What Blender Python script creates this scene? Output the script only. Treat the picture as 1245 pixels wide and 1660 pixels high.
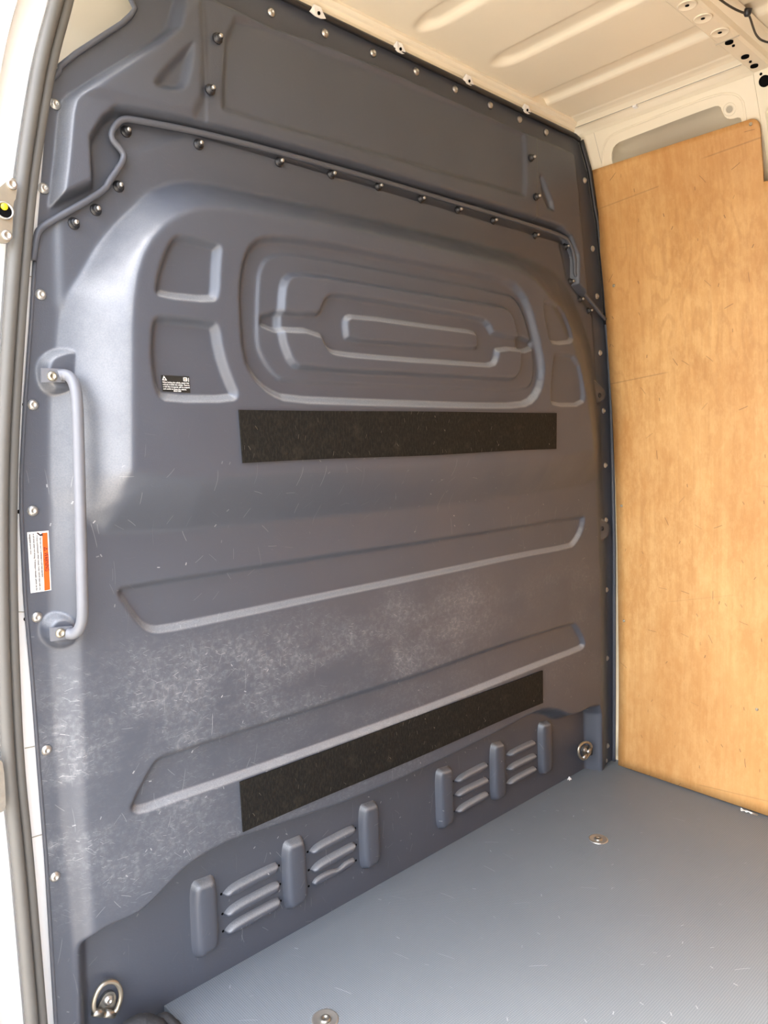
import bpy, math, random
import numpy as np
from mathutils import Matrix, Vector

random.seed(7)
rng = np.random.default_rng(7)
for o in list(bpy.data.objects):
    bpy.data.objects.remove(o)
scn = bpy.context.scene
COL = scn.collection

# ------------------------------------------------------------------ camera
# world: bulkhead flange lies in y = 0, x runs across the van to the far side, z up from the load floor, metres
R = np.array([[0.73675686, -0.67588463, -0.01921691],
              [-0.07695236, -0.05557907, -0.99548446],
              [0.67176459, 0.73490879, -0.09295918]])
FPX = 1188.17
PPX, PPY = 622.5, 830.0
CAM = np.array([-0.366, -1.22, 1.052])
cam = bpy.data.objects.new('camera', bpy.data.cameras.new('camera'))
COL.objects.link(cam)
cam.data.sensor_fit = 'HORIZONTAL'
cam.data.sensor_width = 36.0
cam.data.lens = FPX / 1245.0 * 36.0
cam.data.clip_start = 0.02
m = Matrix.Identity(4)
for i in range(3):
    m[i][0] = R[0][i]; m[i][1] = -R[1][i]; m[i][2] = -R[2][i]; m[i][3] = CAM[i]
cam.matrix_world = m
scn.camera = cam

# ------------------------------------------------------------------ sky, sun, exposure
world = bpy.data.worlds.new('sky'); scn.world = world
world.use_nodes = True
wn = world.node_tree
wn.nodes.clear()
sky = wn.nodes.new('ShaderNodeTexSky')
sky.sky_type = 'NISHITA'
sky.sun_disc = False
sky.sun_elevation = math.radians(50)
sky.sun_rotation = math.radians(-47)
sky.air_density = 1.0
sky.dust_density = 7.0
sky.ozone_density = 1.0
bg = wn.nodes.new('ShaderNodeBackground')
bg.inputs['Strength'].default_value = 1.45
wo = wn.nodes.new('ShaderNodeOutputWorld')
hz = wn.nodes.new('ShaderNodeMix'); hz.data_type = 'RGBA'      # thin high cloud whitens the blue
bw = wn.nodes.new('ShaderNodeRGBToBW'); wn.links.new(sky.outputs[0], bw.inputs[0])
tint = wn.nodes.new('ShaderNodeVectorMath'); tint.operation = 'SCALE'
tint.inputs[0].default_value = (1.0, 1.0, 1.0); wn.links.new(bw.outputs[0], tint.inputs['Scale'])
hz.inputs[0].default_value = 0.42
wn.links.new(sky.outputs[0], hz.inputs[6]); wn.links.new(tint.outputs[0], hz.inputs[7])
wn.links.new(hz.outputs[2], bg.inputs['Color'])
wn.links.new(bg.outputs[0], wo.inputs['Surface'])
sun = bpy.data.objects.new('sun', bpy.data.lights.new('sun', 'SUN'))
COL.objects.link(sun)
sun.data.energy = 4.2
sun.data.angle = math.radians(0.6)
sun.data.color = (1.0, 0.93, 0.82)
sun.rotation_euler = Vector((0.470, -0.438, -0.766)).to_track_quat('-Z', 'Y').to_euler()
scn.view_settings.view_transform = 'Standard'
scn.view_settings.look = 'None'
scn.view_settings.gamma = 1.0
scn.view_settings.use_curve_mapping = False
scn.view_settings.exposure = 0.88

# ------------------------------------------------------------------ pixel -> place
def ray(u, v):
    return R.T @ np.array([(u - PPX) / FPX, (v - PPY) / FPX, 1.0])
def onY(u, v, h=0.0):                      # on the bulkhead, h metres proud of its flange
    r = ray(u, v); return CAM + r * ((-h - CAM[1]) / r[1])
def onX(u, v, x):
    r = ray(u, v); return CAM + r * ((x - CAM[0]) / r[0])
def onZ(u, v, z):
    r = ray(u, v); return CAM + r * ((z - CAM[2]) / r[2])
def polyY(pts, h=0.0):
    return np.array([onY(u, v, h)[[0, 2]] for u, v in pts])
def chaikin(p, n=2, closed=True):
    p = np.asarray(p, float)
    for _ in range(n):
        q = np.roll(p, -1, 0) if closed else p[1:]
        a = p if closed else p[:-1]
        r = np.empty((2 * len(a), p.shape[1])); r[0::2] = .75 * a + .25 * q; r[1::2] = .25 * a + .75 * q
        if not closed: r = np.vstack([p[:1], r, p[-1:]])
        p = r
    return p
def sdist(poly, X, Z):                     # signed distance, negative inside
    d2 = np.full(X.shape, 1e9); ins = np.zeros(X.shape, bool)
    n = len(poly)
    for i in range(n):
        ax, az = poly[i]; bx, bz = poly[(i + 1) % n]
        ex, ez = bx - ax, bz - az
        L = ex * ex + ez * ez + 1e-12
        t = np.clip(((X - ax) * ex + (Z - az) * ez) / L, 0, 1)
        d2 = np.minimum(d2, (X - ax - t * ex) ** 2 + (Z - az - t * ez) ** 2)
        c = (az > Z) != (bz > Z)
        if c.any():
            xi = ax + (Z - az) * ex / (ez if abs(ez) > 1e-9 else 1e-9)
            ins ^= c & (X < xi)
    d = np.sqrt(d2)
    return np.where(ins, -d, d)
def sst(t):
    t = np.clip(t, 0, 1); return t * t * (3 - 2 * t)

# ------------------------------------------------------------------ mesh helpers
def mesh(name, verts, faces, mat=None, smooth=False):
    me = bpy.data.meshes.new(name)
    me.from_pydata([tuple(map(float, v)) for v in verts], [], [tuple(int(i) for i in f) for f in faces])
    me.update()
    if mat: me.materials.append(mat)
    if smooth:
        me.polygons.foreach_set('use_smooth', [True] * len(me.polygons))
    return me
def link(name, data, parent=None, loc=None):
    o = bpy.data.objects.new(name, data); COL.objects.link(o)
    if parent is not None: o.parent = parent
    if loc is not None: o.location = tuple(float(c) for c in loc)
    return o
def wloc(o):
    v = np.zeros(3)
    while o is not None:
        v = v + np.array(o.location); o = o.parent
    return v
def obj(name, vf, mat, parent=None, smooth=False, at=None):
    """world-space verts -> object whose origin is `at` (or the parent's origin)"""
    v, f = vf; v = np.asarray(v, float)
    base = wloc(parent) if parent is not None else np.zeros(3)
    org = np.array(at, float) if at is not None else base
    return link(name, mesh(name, v - org, f, mat, smooth), parent, org - base)
def empty(name, loc, parent=None):
    o = link(name, None, parent, loc); o.empty_display_size = 0.05; return o
def tag(o, label=None, cat=None, group=None, kind=None):
    if label: o['label'] = label
    if cat: o['category'] = cat
    if group: o['group'] = group
    if kind: o['kind'] = kind
    return o
def join(*vfs):
    V = []; F = []; n = 0
    for v, f in vfs:
        V.append(np.asarray(v, float)); F += [tuple(i + n for i in q) for q in f]; n += len(v)
    return np.vstack(V), F
def box(x0, x1, y0, y1, z0, z1):
    v = [(x, y, z) for x in (x0, x1) for y in (y0, y1) for z in (z0, z1)]
    return v, [(0, 1, 3, 2), (4, 6, 7, 5), (0, 4, 5, 1), (2, 3, 7, 6), (0, 2, 6, 4), (1, 5, 7, 3)]
def frame_basis(n):
    n = np.asarray(n, float); n = n / np.linalg.norm(n)
    a = np.array([0, 0, 1.]) if abs(n[2]) < .9 else np.array([1., 0, 0])
    u = np.cross(a, n); u /= np.linalg.norm(u)
    return u, np.cross(n, u), n
def lathe(prof, seg=16, axis=(0, -1, 0), c=(0, 0, 0)):
    u, w, n = frame_basis(axis); c = np.array(c, float)
    V = []; F = []
    for r, h in prof:
        for k in range(seg):
            a = 2 * math.pi * k / seg
            V.append(c + u * (r * math.cos(a)) + w * (r * math.sin(a)) + n * h)
    for i in range(len(prof) - 1):
        for k in range(seg):
            k2 = (k + 1) % seg
            F.append((i * seg + k, i * seg + k2, (i + 1) * seg + k2, (i + 1) * seg + k))
    F.append(tuple(range((len(prof) - 1) * seg, len(prof) * seg)))
    F.append(tuple(reversed(range(seg))))
    return V, F
def tube(path, r, seg=10, closed=False, squash=None):
    P = np.asarray(path, float); n = len(P)
    rr = np.full(n, r) if np.isscalar(r) else np.asarray(r, float)
    V = []; F = []
    pu = None
    for i in range(n):
        if closed: t = P[(i + 1) % n] - P[i - 1]
        else: t = P[min(i + 1, n - 1)] - P[max(i - 1, 0)]
        t = t / (np.linalg.norm(t) + 1e-12)
        if pu is None:
            a = np.array([0, -1., 0]) if abs(t[1]) < .9 else np.array([1., 0, 0])
            pu = a - t * (a @ t)
        else: pu = pu - t * (pu @ t)
        pu = pu / np.linalg.norm(pu); w = np.cross(t, pu)
        for k in range(seg):
            a = 2 * math.pi * k / seg
            s = squash if squash else 1.0
            V.append(P[i] + pu * (rr[i] * s * math.cos(a)) + w * (rr[i] * math.sin(a)))
    m_ = n if closed else n - 1
    for i in range(m_):
        j = (i + 1) % n
        for k in range(seg):
            k2 = (k + 1) % seg
            F.append((i * seg + k, i * seg + k2, j * seg + k2, j * seg + k))
    if not closed:
        F.append(tuple(reversed(range(seg)))); F.append(tuple(range((n - 1) * seg, n * seg)))
    return V, F
def slab(pts, n, th):
    """prism of a 3D polygon pushed th along n"""
    P = np.asarray(pts, float); n = np.asarray(n, float)
    k = len(P); V = np.vstack([P, P + n * th])
    F = [tuple(range(k, 2 * k)), tuple(reversed(range(k)))]
    F += [(i, (i + 1) % k, k + (i + 1) % k, k + i) for i in range(k)]
    return V, F
def extrude_profile(prof, path_axis, a0, a1, steps=1):
    """profile points are 3D with the path axis left at 0"""
    V = []; F = []; n = len(prof)
    for s in range(steps + 1):
        t = a0 + (a1 - a0) * s / steps
        for p in prof:
            q = list(p); q[path_axis] = t; V.append(q)
    for s in range(steps):
        for i in range(n - 1):
            F.append((s * n + i, s * n + i + 1, (s + 1) * n + i + 1, (s + 1) * n + i))
    return V, F

# ------------------------------------------------------------------ materials
class NT:
    def __init__(s, name):
        s.m = bpy.data.materials.new(name); s.m.use_nodes = True
        s.t = s.m.node_tree; s.b = s.t.nodes['Principled BSDF']
    def n(s, kind, **kw):
        nd = s.t.nodes.new(kind)
        for k, v in kw.items(): setattr(nd, k, v)
        return nd
    def set(s, sock, val):
        if hasattr(val, 'is_linked') or isinstance(val, bpy.types.NodeSocket): s.t.links.new(val, sock)
        else: sock.default_value = val
    def math(s, op, a, b=0.0, clamp=False):
        nd = s.n('ShaderNodeMath', operation=op, use_clamp=clamp)
        s.set(nd.inputs[0], a); s.set(nd.inputs[1], b); return nd.outputs[0]
    def vmath(s, op, a, b=(0, 0, 0)):
        nd = s.n('ShaderNodeVectorMath', operation=op)
        s.set(nd.inputs[0], a); s.set(nd.inputs[1], b); return nd.outputs[0]
    def coord(s, kind='Object'):
        return s.n('ShaderNodeTexCoord').outputs[kind]
    def mapping(s, v, scale=(1, 1, 1), loc=(0, 0, 0), rot=(0, 0, 0)):
        nd = s.n('ShaderNodeMapping'); s.set(nd.inputs['Vector'], v)
        nd.inputs['Scale'].default_value = scale; nd.inputs['Location'].default_value = loc
        nd.inputs['Rotation'].default_value = rot
        return nd.outputs[0]
    def noise(s, v, scale, detail=3, rough=.5, dist=0):
        nd = s.n('ShaderNodeTexNoise'); s.set(nd.inputs['Vector'], v)
        nd.inputs['Scale'].default_value = scale; nd.inputs['Detail'].default_value = detail
        nd.inputs['Roughness'].default_value = rough; nd.inputs['Distortion'].default_value = dist
        return nd.outputs['Fac']
    def ramp(s, f, a, b, lo=0.0, hi=1.0):
        nd = s.n('ShaderNodeMapRange', interpolation_type='SMOOTHSTEP')
        s.set(nd.inputs[0], f)
        for i, v in zip((1, 2, 3, 4), (a, b, lo, hi)): nd.inputs[i].default_value = v
        return nd.outputs[0]
    def mix(s, f, a, b):
        nd = s.n('ShaderNodeMix', data_type='RGBA')
        s.set(nd.inputs[0], f)
        s.set(nd.inputs[6], a if not isinstance(a, tuple) else (*a, 1)[:4]); s.set(nd.inputs[7], b if not isinstance(b, tuple) else (*b, 1)[:4])
        return nd.outputs[2]
    def bump(s, h, strength=.2, dist=.001):
        nd = s.n('ShaderNodeBump'); s.set(nd.inputs['Height'], h)
        nd.inputs['Strength'].default_value = strength; nd.inputs['Distance'].default_value = dist
        s.t.links.new(nd.outputs[0], s.b.inputs['Normal'])
    def scratches(s, P, scale, length, width, keep, loc=(0, 0, 0), spread=6.283, base=0.0, bend=.15):
        """random straight scuffs, one per Voronoi cell; P must carry the surface in its x, y"""
        v = s.mapping(P, (scale, scale, scale), loc)
        vo = s.n('ShaderNodeTexVoronoi', voronoi_dimensions='2D', feature='F1')
        s.set(vo.inputs['Vector'], v); vo.inputs['Scale'].default_value = 1.0
        d = s.vmath('SUBTRACT', v, vo.outputs['Position'])
        sc = s.n('ShaderNodeSeparateColor'); s.set(sc.inputs[0], vo.outputs['Color'])
        rot = s.n('ShaderNodeVectorRotate', rotation_type='Z_AXIS'); s.set(rot.inputs['Vector'], d)
        s.set(rot.inputs['Angle'], s.math('ADD', s.math('MULTIPLY', sc.outputs[0], spread), base))
        sx = s.n('ShaderNodeSeparateXYZ'); s.set(sx.inputs[0], rot.outputs[0])
        bow = s.math('ADD', sx.outputs[1], s.math('MULTIPLY', s.math('MULTIPLY', sx.outputs[0], sx.outputs[0]), bend))
        a = s.ramp(s.math('ABSOLUTE', bow), width * .4, width, 1, 0)
        b = s.ramp(s.math('ABSOLUTE', sx.outputs[0]), length * .7, length, 1, 0)
        k = s.math('LESS_THAN', sc.outputs[1], keep)
        return s.math('MULTIPLY', s.math('MULTIPLY', a, b), s.math('MULTIPLY', k, sc.outputs[2]))
    def out(s, color=None, rough=None, metal=None, spec=None):
        for k, v in (('Base Color', color), ('Roughness', rough), ('Metallic', metal), ('Specular IOR Level', spec)):
            if v is None: continue
            if isinstance(v, tuple) and len(v) == 3: v = (*v, 1.0)
            s.set(s.b.inputs[k], v)
        return s.m
def swap_xz(N, P):                          # (x, z) -> (x, y)
    sx = N.n('ShaderNodeSeparateXYZ'); N.set(sx.inputs[0], P)
    cx = N.n('ShaderNodeCombineXYZ'); N.set(cx.inputs[0], sx.outputs[0]); N.set(cx.inputs[1], sx.outputs[2])
    return cx.outputs[0], sx
def swap_yz(N, P):
    sx = N.n('ShaderNodeSeparateXYZ'); N.set(sx.inputs[0], P)
    cx = N.n('ShaderNodeCombineXYZ'); N.set(cx.inputs[0], sx.outputs[1]); N.set(cx.inputs[1], sx.outputs[2])
    return cx.outputs[0], sx

def mat_bulkhead():
    N = NT('slate_grey_paint')
    P = N.coord()
    Q, sx = swap_xz(N, P)
    tone = N.noise(P, 3.0, 4, .6)
    base = N.mix(tone, (.056, .063, .080), (.069, .076, .094))
    # scuffed load zone, between the two rubbing strips
    zz, xx = sx.outputs[2], sx.outputs[0]
    zone = N.math('MULTIPLY', N.ramp(zz, .20, .42), N.ramp(zz, .64, .76, 1, 0))
    zone = N.math('MULTIPLY', zone, N.ramp(xx, .75, 1.35, 1, .25))
    blot = N.ramp(N.noise(N.mapping(P, (1, 1, 1.5)), 5.5, 6, .72), .36, .74)
    inset = N.math('MULTIPLY', N.ramp(zz, .412, .425), N.ramp(zz, .500, .512, 1, 0))     # the pressed panel escapes the rubbing
    zone = N.math('MULTIPLY', zone, N.math('SUBTRACT', 1.0, N.math('MULTIPLY', inset, .7)))
    film = N.math('MULTIPLY', N.math('MULTIPLY', zone, blot), .85)
    grit = N.ramp(N.noise(N.mapping(P, (1, 1, 1)), 90, 4, .7), .42, .70)
    haze = N.math('MULTIPLY', film, N.math('ADD', N.math('MULTIPLY', grit, .7), .25))
    c = N.mix(N.math('MULTIPLY', haze, .75), base, (.33, .335, .34))
    streak = N.ramp(N.noise(N.mapping(P, (45, 45, 1.2)), 1.0, 2, .5), .60, .72)
    c = N.mix(N.math('MULTIPLY', N.math('MULTIPLY', streak, N.ramp(zz, .95, .6)), .16), c, (.06, .062, .07))
    wide = N.math('MULTIPLY', N.ramp(N.noise(P, 2.2, 2), .38, .55), N.ramp(zz, 1.10, .95))
    s1 = N.scratches(Q, 55, .40, .032, .5, (3.1, 1.7, 0), 1.3, -.45)
    s2 = N.scratches(Q, 26, .30, .016, .40, (7.3, 9.1, 0), 6.28)
    s3 = N.scratches(Q, 95, .38, .05, .55, (1.3, 5.1, 0), 1.2, -.4)
    s4 = N.scratches(Q, 13, .30, .008, .35, (2.9, 3.3, 0), .5, 1.35)
    s5 = N.scratches(Q, 34, .10, .045, .20, (4.9, 8.3, 0), 6.28)
    dense = N.math('ADD', N.math('MULTIPLY', zone, 1.0), .06)
    near = N.ramp(xx, .2, 1.5, 1.0, .45)
    m1 = N.math('MULTIPLY', N.math('ADD', s1, s3), N.math('MULTIPLY', dense, blot))
    m2 = N.math('MULTIPLY', N.math('ADD', N.math('MULTIPLY', s2, .5), N.math('MULTIPLY', s4, .55)), N.math('ADD', N.math('MULTIPLY', wide, .8), .05))
    m3 = N.math('MULTIPLY', s5, N.math('MULTIPLY', wide, .9))
    mk = N.math('MULTIPLY', N.math('ADD', N.math('ADD', m1, m2), m3), near, True)
    # dust film by facing; also paints light onto upward ledges and the handle shoulder
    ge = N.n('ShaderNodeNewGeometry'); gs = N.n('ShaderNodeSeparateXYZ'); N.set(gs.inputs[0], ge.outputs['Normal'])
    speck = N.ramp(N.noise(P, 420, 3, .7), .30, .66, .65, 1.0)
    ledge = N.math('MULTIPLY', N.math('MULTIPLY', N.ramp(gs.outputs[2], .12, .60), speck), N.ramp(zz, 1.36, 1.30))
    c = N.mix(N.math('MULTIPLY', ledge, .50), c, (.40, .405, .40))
    slope_light_dust = N.math('MULTIPLY', N.ramp(xx, .17, .24, 1, 0), N.math('MULTIPLY', N.ramp(zz, .80, .95), N.ramp(gs.outputs[0], -.20, -.45)))
    slope_light_dust = N.math('MULTIPLY', slope_light_dust, N.ramp(N.noise(P, 11, 5, .65), .28, .62, .55, 1))
    c = N.mix(N.math('MULTIPLY', N.math('MULTIPLY', slope_light_dust, speck), .32), c, (.33, .335, .335))
    c = N.mix(N.math('MULTIPLY', mk, .62), c, (.62, .62, .60))
    fine = N.noise(P, 420, 2, .5)
    mid = N.noise(P, 60, 2, .5)
    N.bump(N.math('ADD', fine, N.math('MULTIPLY', mid, .8)), .22, .0006)
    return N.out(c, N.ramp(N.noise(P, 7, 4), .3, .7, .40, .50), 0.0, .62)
def plain(name, col, rough=.5, metal=0.0, spec=.5, vary=.08, scale=30, bump=0.0, bscale=300):
    N = NT(name); P = N.coord()
    f = N.noise(P, scale, 4, .6)
    a = tuple(max(0, x * (1 - vary)) for x in col); b = tuple(min(1, x * (1 + vary)) for x in col)
    if bump: N.bump(N.noise(P, bscale, 3, .6), bump, .001)
    return N.out(N.mix(f, a, b), rough, metal, spec)
def mat_ply():
    N = NT('plywood')
    P = N.coord(); Q, sx = swap_yz(N, P)
    warp = N.noise(N.mapping(P, (1, 2.6, .9)), 1.7, 3, .55)
    contour = N.math('SINE', N.math('MULTIPLY', warp, 95.0))
    band = N.math('MULTIPLY', N.ramp(contour, .25, 1.0), N.ramp(N.noise(P, 2.3, 2), .48, .62))
    fib = N.noise(N.mapping(P, (1, 150, 5.5)), 1.0, 5, .65)
    fib2 = N.noise(N.mapping(P, (1, 38, 1.6)), 1.0, 4, .6)
    blot = N.noise(N.mapping(P, (1, 1.5, 1)), 4.5, 5, .62)
    c = N.mix(N.ramp(blot, .30, .72), (.52, .262, .082), (.66, .375, .138))
    c = N.mix(N.math('MULTIPLY', N.ramp(fib2, .42, .66), .22), c, (.74, .47, .20))
    c = N.mix(N.math('MULTIPLY', N.ramp(fib, .46, .68), .20), c, (.40, .185, .055))
    c = N.mix(N.math('MULTIPLY', band, .30), c, (.42, .20, .06))
    fleck = N.noise(N.mapping(P, (1, 60, 26)), 1.0, 5, .75)
    c = N.mix(N.math('MULTIPLY', N.ramp(fleck, .40, .66), .30), c, (.80, .52, .23))
    big = N.noise(N.mapping(P, (1, 2.2, 1.1)), 1.6, 3, .6)
    c = N.mix(N.math('MULTIPLY', N.ramp(big, .36, .66), .38), c, (.47, .205, .055))
    s1 = N.scratches(Q, 15, .22, .018, .22, (3.7, 1.1, 0), 6.28)
    s2 = N.scratches(Q, 24, .13, .04, .16, (8.7, 6.1, 0), 1.4, .9)
    s3 = N.scratches(Q, 3.4, .40, .008, .5, (1.9, 2.2, 0), .4, -.12, 0.0)
    mk = N.math('ADD', N.math('MULTIPLY', N.math('ADD', s1, s2), .75), N.math('MULTIPLY', s3, .35), True)
    c = N.mix(mk, c, (.13, .065, .03))
    N.bump(fib, .12, .0006)
    return N.out(c, .46, 0.0, .45)
def mat_floor():
    N = NT('grey_floor_board')
    P = N.coord()
    t = N.noise(P, 2.5, 4, .6)
    c = N.mix(t, (.108, .125, .142), (.132, .150, .166))
    w1 = N.n('ShaderNodeTexWave', wave_type='BANDS', bands_direction='X'); N.set(w1.inputs['Vector'], P); w1.inputs['Scale'].default_value = 80
    w2 = N.n('ShaderNodeTexWave', wave_type='BANDS', bands_direction='Y'); N.set(w2.inputs['Vector'], P); w2.inputs['Scale'].default_value = 72
    wv = N.math('MULTIPLY', w1.outputs['Fac'], w2.outputs['Fac'])
    c = N.mix(N.math('MULTIPLY', wv, .40), c, (.27, .30, .325))
    s1 = N.scratches(P, 14, .30, .010, .16, (1.2, 6.6, 0), 1.2, .5)
    s2 = N.scratches(P, 40, .2, .06, .05, (4.2, 2.6, 0), 6.28)
    c = N.mix(N.math('MULTIPLY', N.math('ADD', s1, s2, True), .4), c, (.5, .52, .54))
    N.bump(wv, .35, .0012)
    return N.out(c, N.ramp(N.noise(P, 4, 3), .3, .7, .42, .52), 0.0, .5)
def mat_strip():
    N = NT('rubbing_strip'); P = N.coord()
    Q, sx = swap_xz(N, P)
    w = N.noise(N.mapping(P, (260, 1, 90)), 1.0, 3, .7)
    g = N.noise(P, 26, 5, .7)
    c = N.mix(N.ramp(w, .4, .68), (.0065, .006, .005), (.018, .016, .012))
    c = N.mix(N.math('MULTIPLY', N.ramp(g, .52, .75), .40), c, (.042, .035, .024))
    s1 = N.scratches(Q, 60, .30, .035, .18, (2.2, 4.4, 0), 1.6, .6)
    s2 = N.scratches(Q, 30, .08, .06, .12, (9.2, 1.4, 0), 6.28)
    c = N.mix(N.math('MULTIPLY', N.math('ADD', s1, s2, True), .45), c, (.30, .27, .21))
    N.bump(N.math('ADD', w, g), .5, .0008)
    return N.out(c, .72, 0, .22)
M = dict(
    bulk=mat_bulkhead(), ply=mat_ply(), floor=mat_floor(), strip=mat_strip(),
    slate=plain('slate_grey_lip', (.08, .085, .10), .45, bump=.1),
    cream=plain('cream_body_paint', (.80, .72, .555), .38, vary=.02, scale=6),
    white=plain('white_body_paint', (.80, .79, .76), .35, vary=.02, scale=6),
    rubber=plain('grey_rubber', (.115, .11, .098), .55, vary=.15, scale=14, bump=.1),
    blackrubber=plain('black_rubber', (.018, .018, .02), .55, vary=.2),
    fabric=plain('black_soft_cover', (.022, .022, .023), .7, vary=.3, scale=60, bump=.8, bscale=180),
    steel=plain('zinc_steel', (.52, .50, .46), .36, .85, vary=.1, scale=90),
    dullsteel=plain('worn_steel', (.34, .325, .29), .38, .9, vary=.25, scale=70),
    brass=plain('yellow_zinc_steel', (.44, .395, .31), .38, .85, vary=.15, scale=60),
    black=plain('black_paint', (.015, .015, .017), .4),
    hole=plain('unlit_cavity', (.006, .006, .006), .9, spec=0.0),
    back=plain('primer_skin', (.42, .375, .29), .5, vary=.04, scale=5),
    rail=plain('grey_handle_paint', (.16, .165, .18), .45, vary=.12, scale=30, bump=.06),
    paper=plain('white_sticker', (.86, .85, .80), .35, vary=.01),
    orange=plain('orange_print', (.74, .095, .006), .45, vary=.01),
    ink=plain('dark_ink', (.035, .02, .02), .5),
    redink=plain('dark_red_ink', (.075, .006, .005), .5),
    blacksticker=plain('black_sticker', (.018, .019, .017), .38),
    yellow=plain('yellow_plastic', (.80, .62, .02), .4),
    ground=plain('pale_concrete', (.27, .25, .215), .85, vary=.15, scale=2),
    chip=plain('white_chip', (.75, .74, .70), .6),
    wire=plain('dark_wire', (.03, .025, .02), .45),
)

# ------------------------------------------------------------------ bulkhead outline
RIGHT = [(937.6, 221.6), (953.7, 278.8), (962.6, 339.5), (966.8, 360), (972.5, 420), (976.5, 462), (980.5, 520), (984, 565), (989, 667), (992, 780),
         (994, 889), (994, 1026), (994, 1140), (993.6, 1243)]
LEFT = [(85.6, 126), (77, 180), (59, 400), (52, 520), (42, 656), (36, 770), (36, 830), (42, 968), (54, 1103), (64, 1240), (76, 1390), (92, 1660)]
_r = polyY(RIGHT)[::-1]; _l = polyY(LEFT)[::-1]
def xr(z): return np.interp(z, np.r_[-.5, _r[:, 1]], np.r_[_r[0, 0], _r[:, 0]])
def xl(z): return np.interp(z, np.r_[-.5, _l[:, 1], 1.95], np.r_[_l[0, 0], _l[:, 0], .16])
L1, L2, LN, LU = .022, .085, -.03, .03
TOPZ = .008

STEP = .003
def grid(z0, z1, x0f, x1f):
    nz = int(round((z1 - z0) / STEP)) + 1; nx = int(round(1.78 / STEP)) + 1
    z = np.linspace(z0, z1, nz); u = np.linspace(0, 1, nx)
    a, b = x0f(z), x1f(z)
    X = a[:, None] + (b - a)[:, None] * u[None, :]
    Z = np.repeat(z[:, None], nx, 1)
    return X, Z
def press(H, X, Z, poly, amt, w, mode='add', inner=None):
    lo = poly.min(0) - .05; hi = poly.max(0) + .05
    msk = (X > lo[0]) & (X < hi[0]) & (Z > lo[1]) & (Z < hi[1])
    d = sdist(poly, X[msk], Z[msk])
    if inner is not None:
        di = np.maximum(sdist(inner, X[msk], Z[msk]), 0); do = np.maximum(-d, 0)
        t = np.where(d < 0, do / (do + di + 1e-9), 0)
        t = .35 * sst(t) + .65 * t
    else:
        t = sst(-d / w)
    if mode == 'add': H[msk] += amt * t
    elif mode == 'max':
        v = amt * t; a = H[msk]
        H[msk] = np.where(d < 0, np.maximum(a, v), a)
    elif mode == 'to': H[msk] = H[msk] * (1 - t) + amt * t
    ins = np.zeros(X.shape, bool); ins[msk] = d < 0
    return ins
def blur(H, n):
    for _ in range(n):
        p = np.pad(H, 1, mode='edge')
        H = (p[:-2, 1:-1] + p[2:, 1:-1] + p[1:-1, :-2] + p[1:-1, 2:] + 4 * H) / 8
    return H
def field_normals(X, Y, Z):
    P = np.stack([X, Y, Z], 2)
    du = np.gradient(P, axis=1); dv = np.gradient(P, axis=0)
    n = np.cross(du, dv); n /= np.linalg.norm(n, axis=2, keepdims=True) + 1e-12
    n[n[..., 1] > 0] *= -1
    return n
def field_mesh(name, X, Y, Z, N, faces_mask, mat):
    nz, nx = X.shape
    idx = np.arange(nz * nx).reshape(nz, nx)
    a, b, c, d = idx[:-1, :-1], idx[:-1, 1:], idx[1:, 1:], idx[1:, :-1]
    q = np.stack([a, b, c, d], 2)[faces_mask]
    used, inv = np.unique(q, return_inverse=True)
    inv = inv.reshape(-1, 4).astype(np.int32)
    co = np.stack([X.ravel()[used], Y.ravel()[used], Z.ravel()[used]], 1).astype(np.float32)
    me = bpy.data.meshes.new(name)
    me.vertices.add(len(co)); me.vertices.foreach_set('co', co.ravel())
    me.loops.add(inv.size); me.loops.foreach_set('vertex_index', inv.ravel())
    me.polygons.add(len(inv)); me.polygons.foreach_set('loop_start', np.arange(0, inv.size, 4, dtype=np.int32))
    me.update(calc_edges=True)
    me.polygons.foreach_set('use_smooth', np.ones(len(inv), bool))
    me.normals_split_custom_set_from_vertices(N.reshape(-1, 3)[used].astype(np.float32).tolist())
    me.materials.append(mat)
    return me

# ------------------------------------------------------------------ lower bulkhead
LIP = [(55.7, 420), (62.4, 377.8), (69, 367.6), (84.3, 357.5), (168.6, 310), (177, 293), (187, 280), (202, 256), (195.6, 243), (182, 229),
       (178.8, 217.5), (187, 202), (199, 193), (219, 195), (313.7, 213), (420, 239), (602, 289), (737, 329), (820, 353), (911, 382), (922, 392),
       (931, 417), (931, 457), (980, 518)]
lip2d = chaikin(polyY(LIP, TOPZ + .004), 2, closed=False)
X, Z = grid(-.11, 1.60, xl, xr)
H = np.zeros(X.shape)
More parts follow.
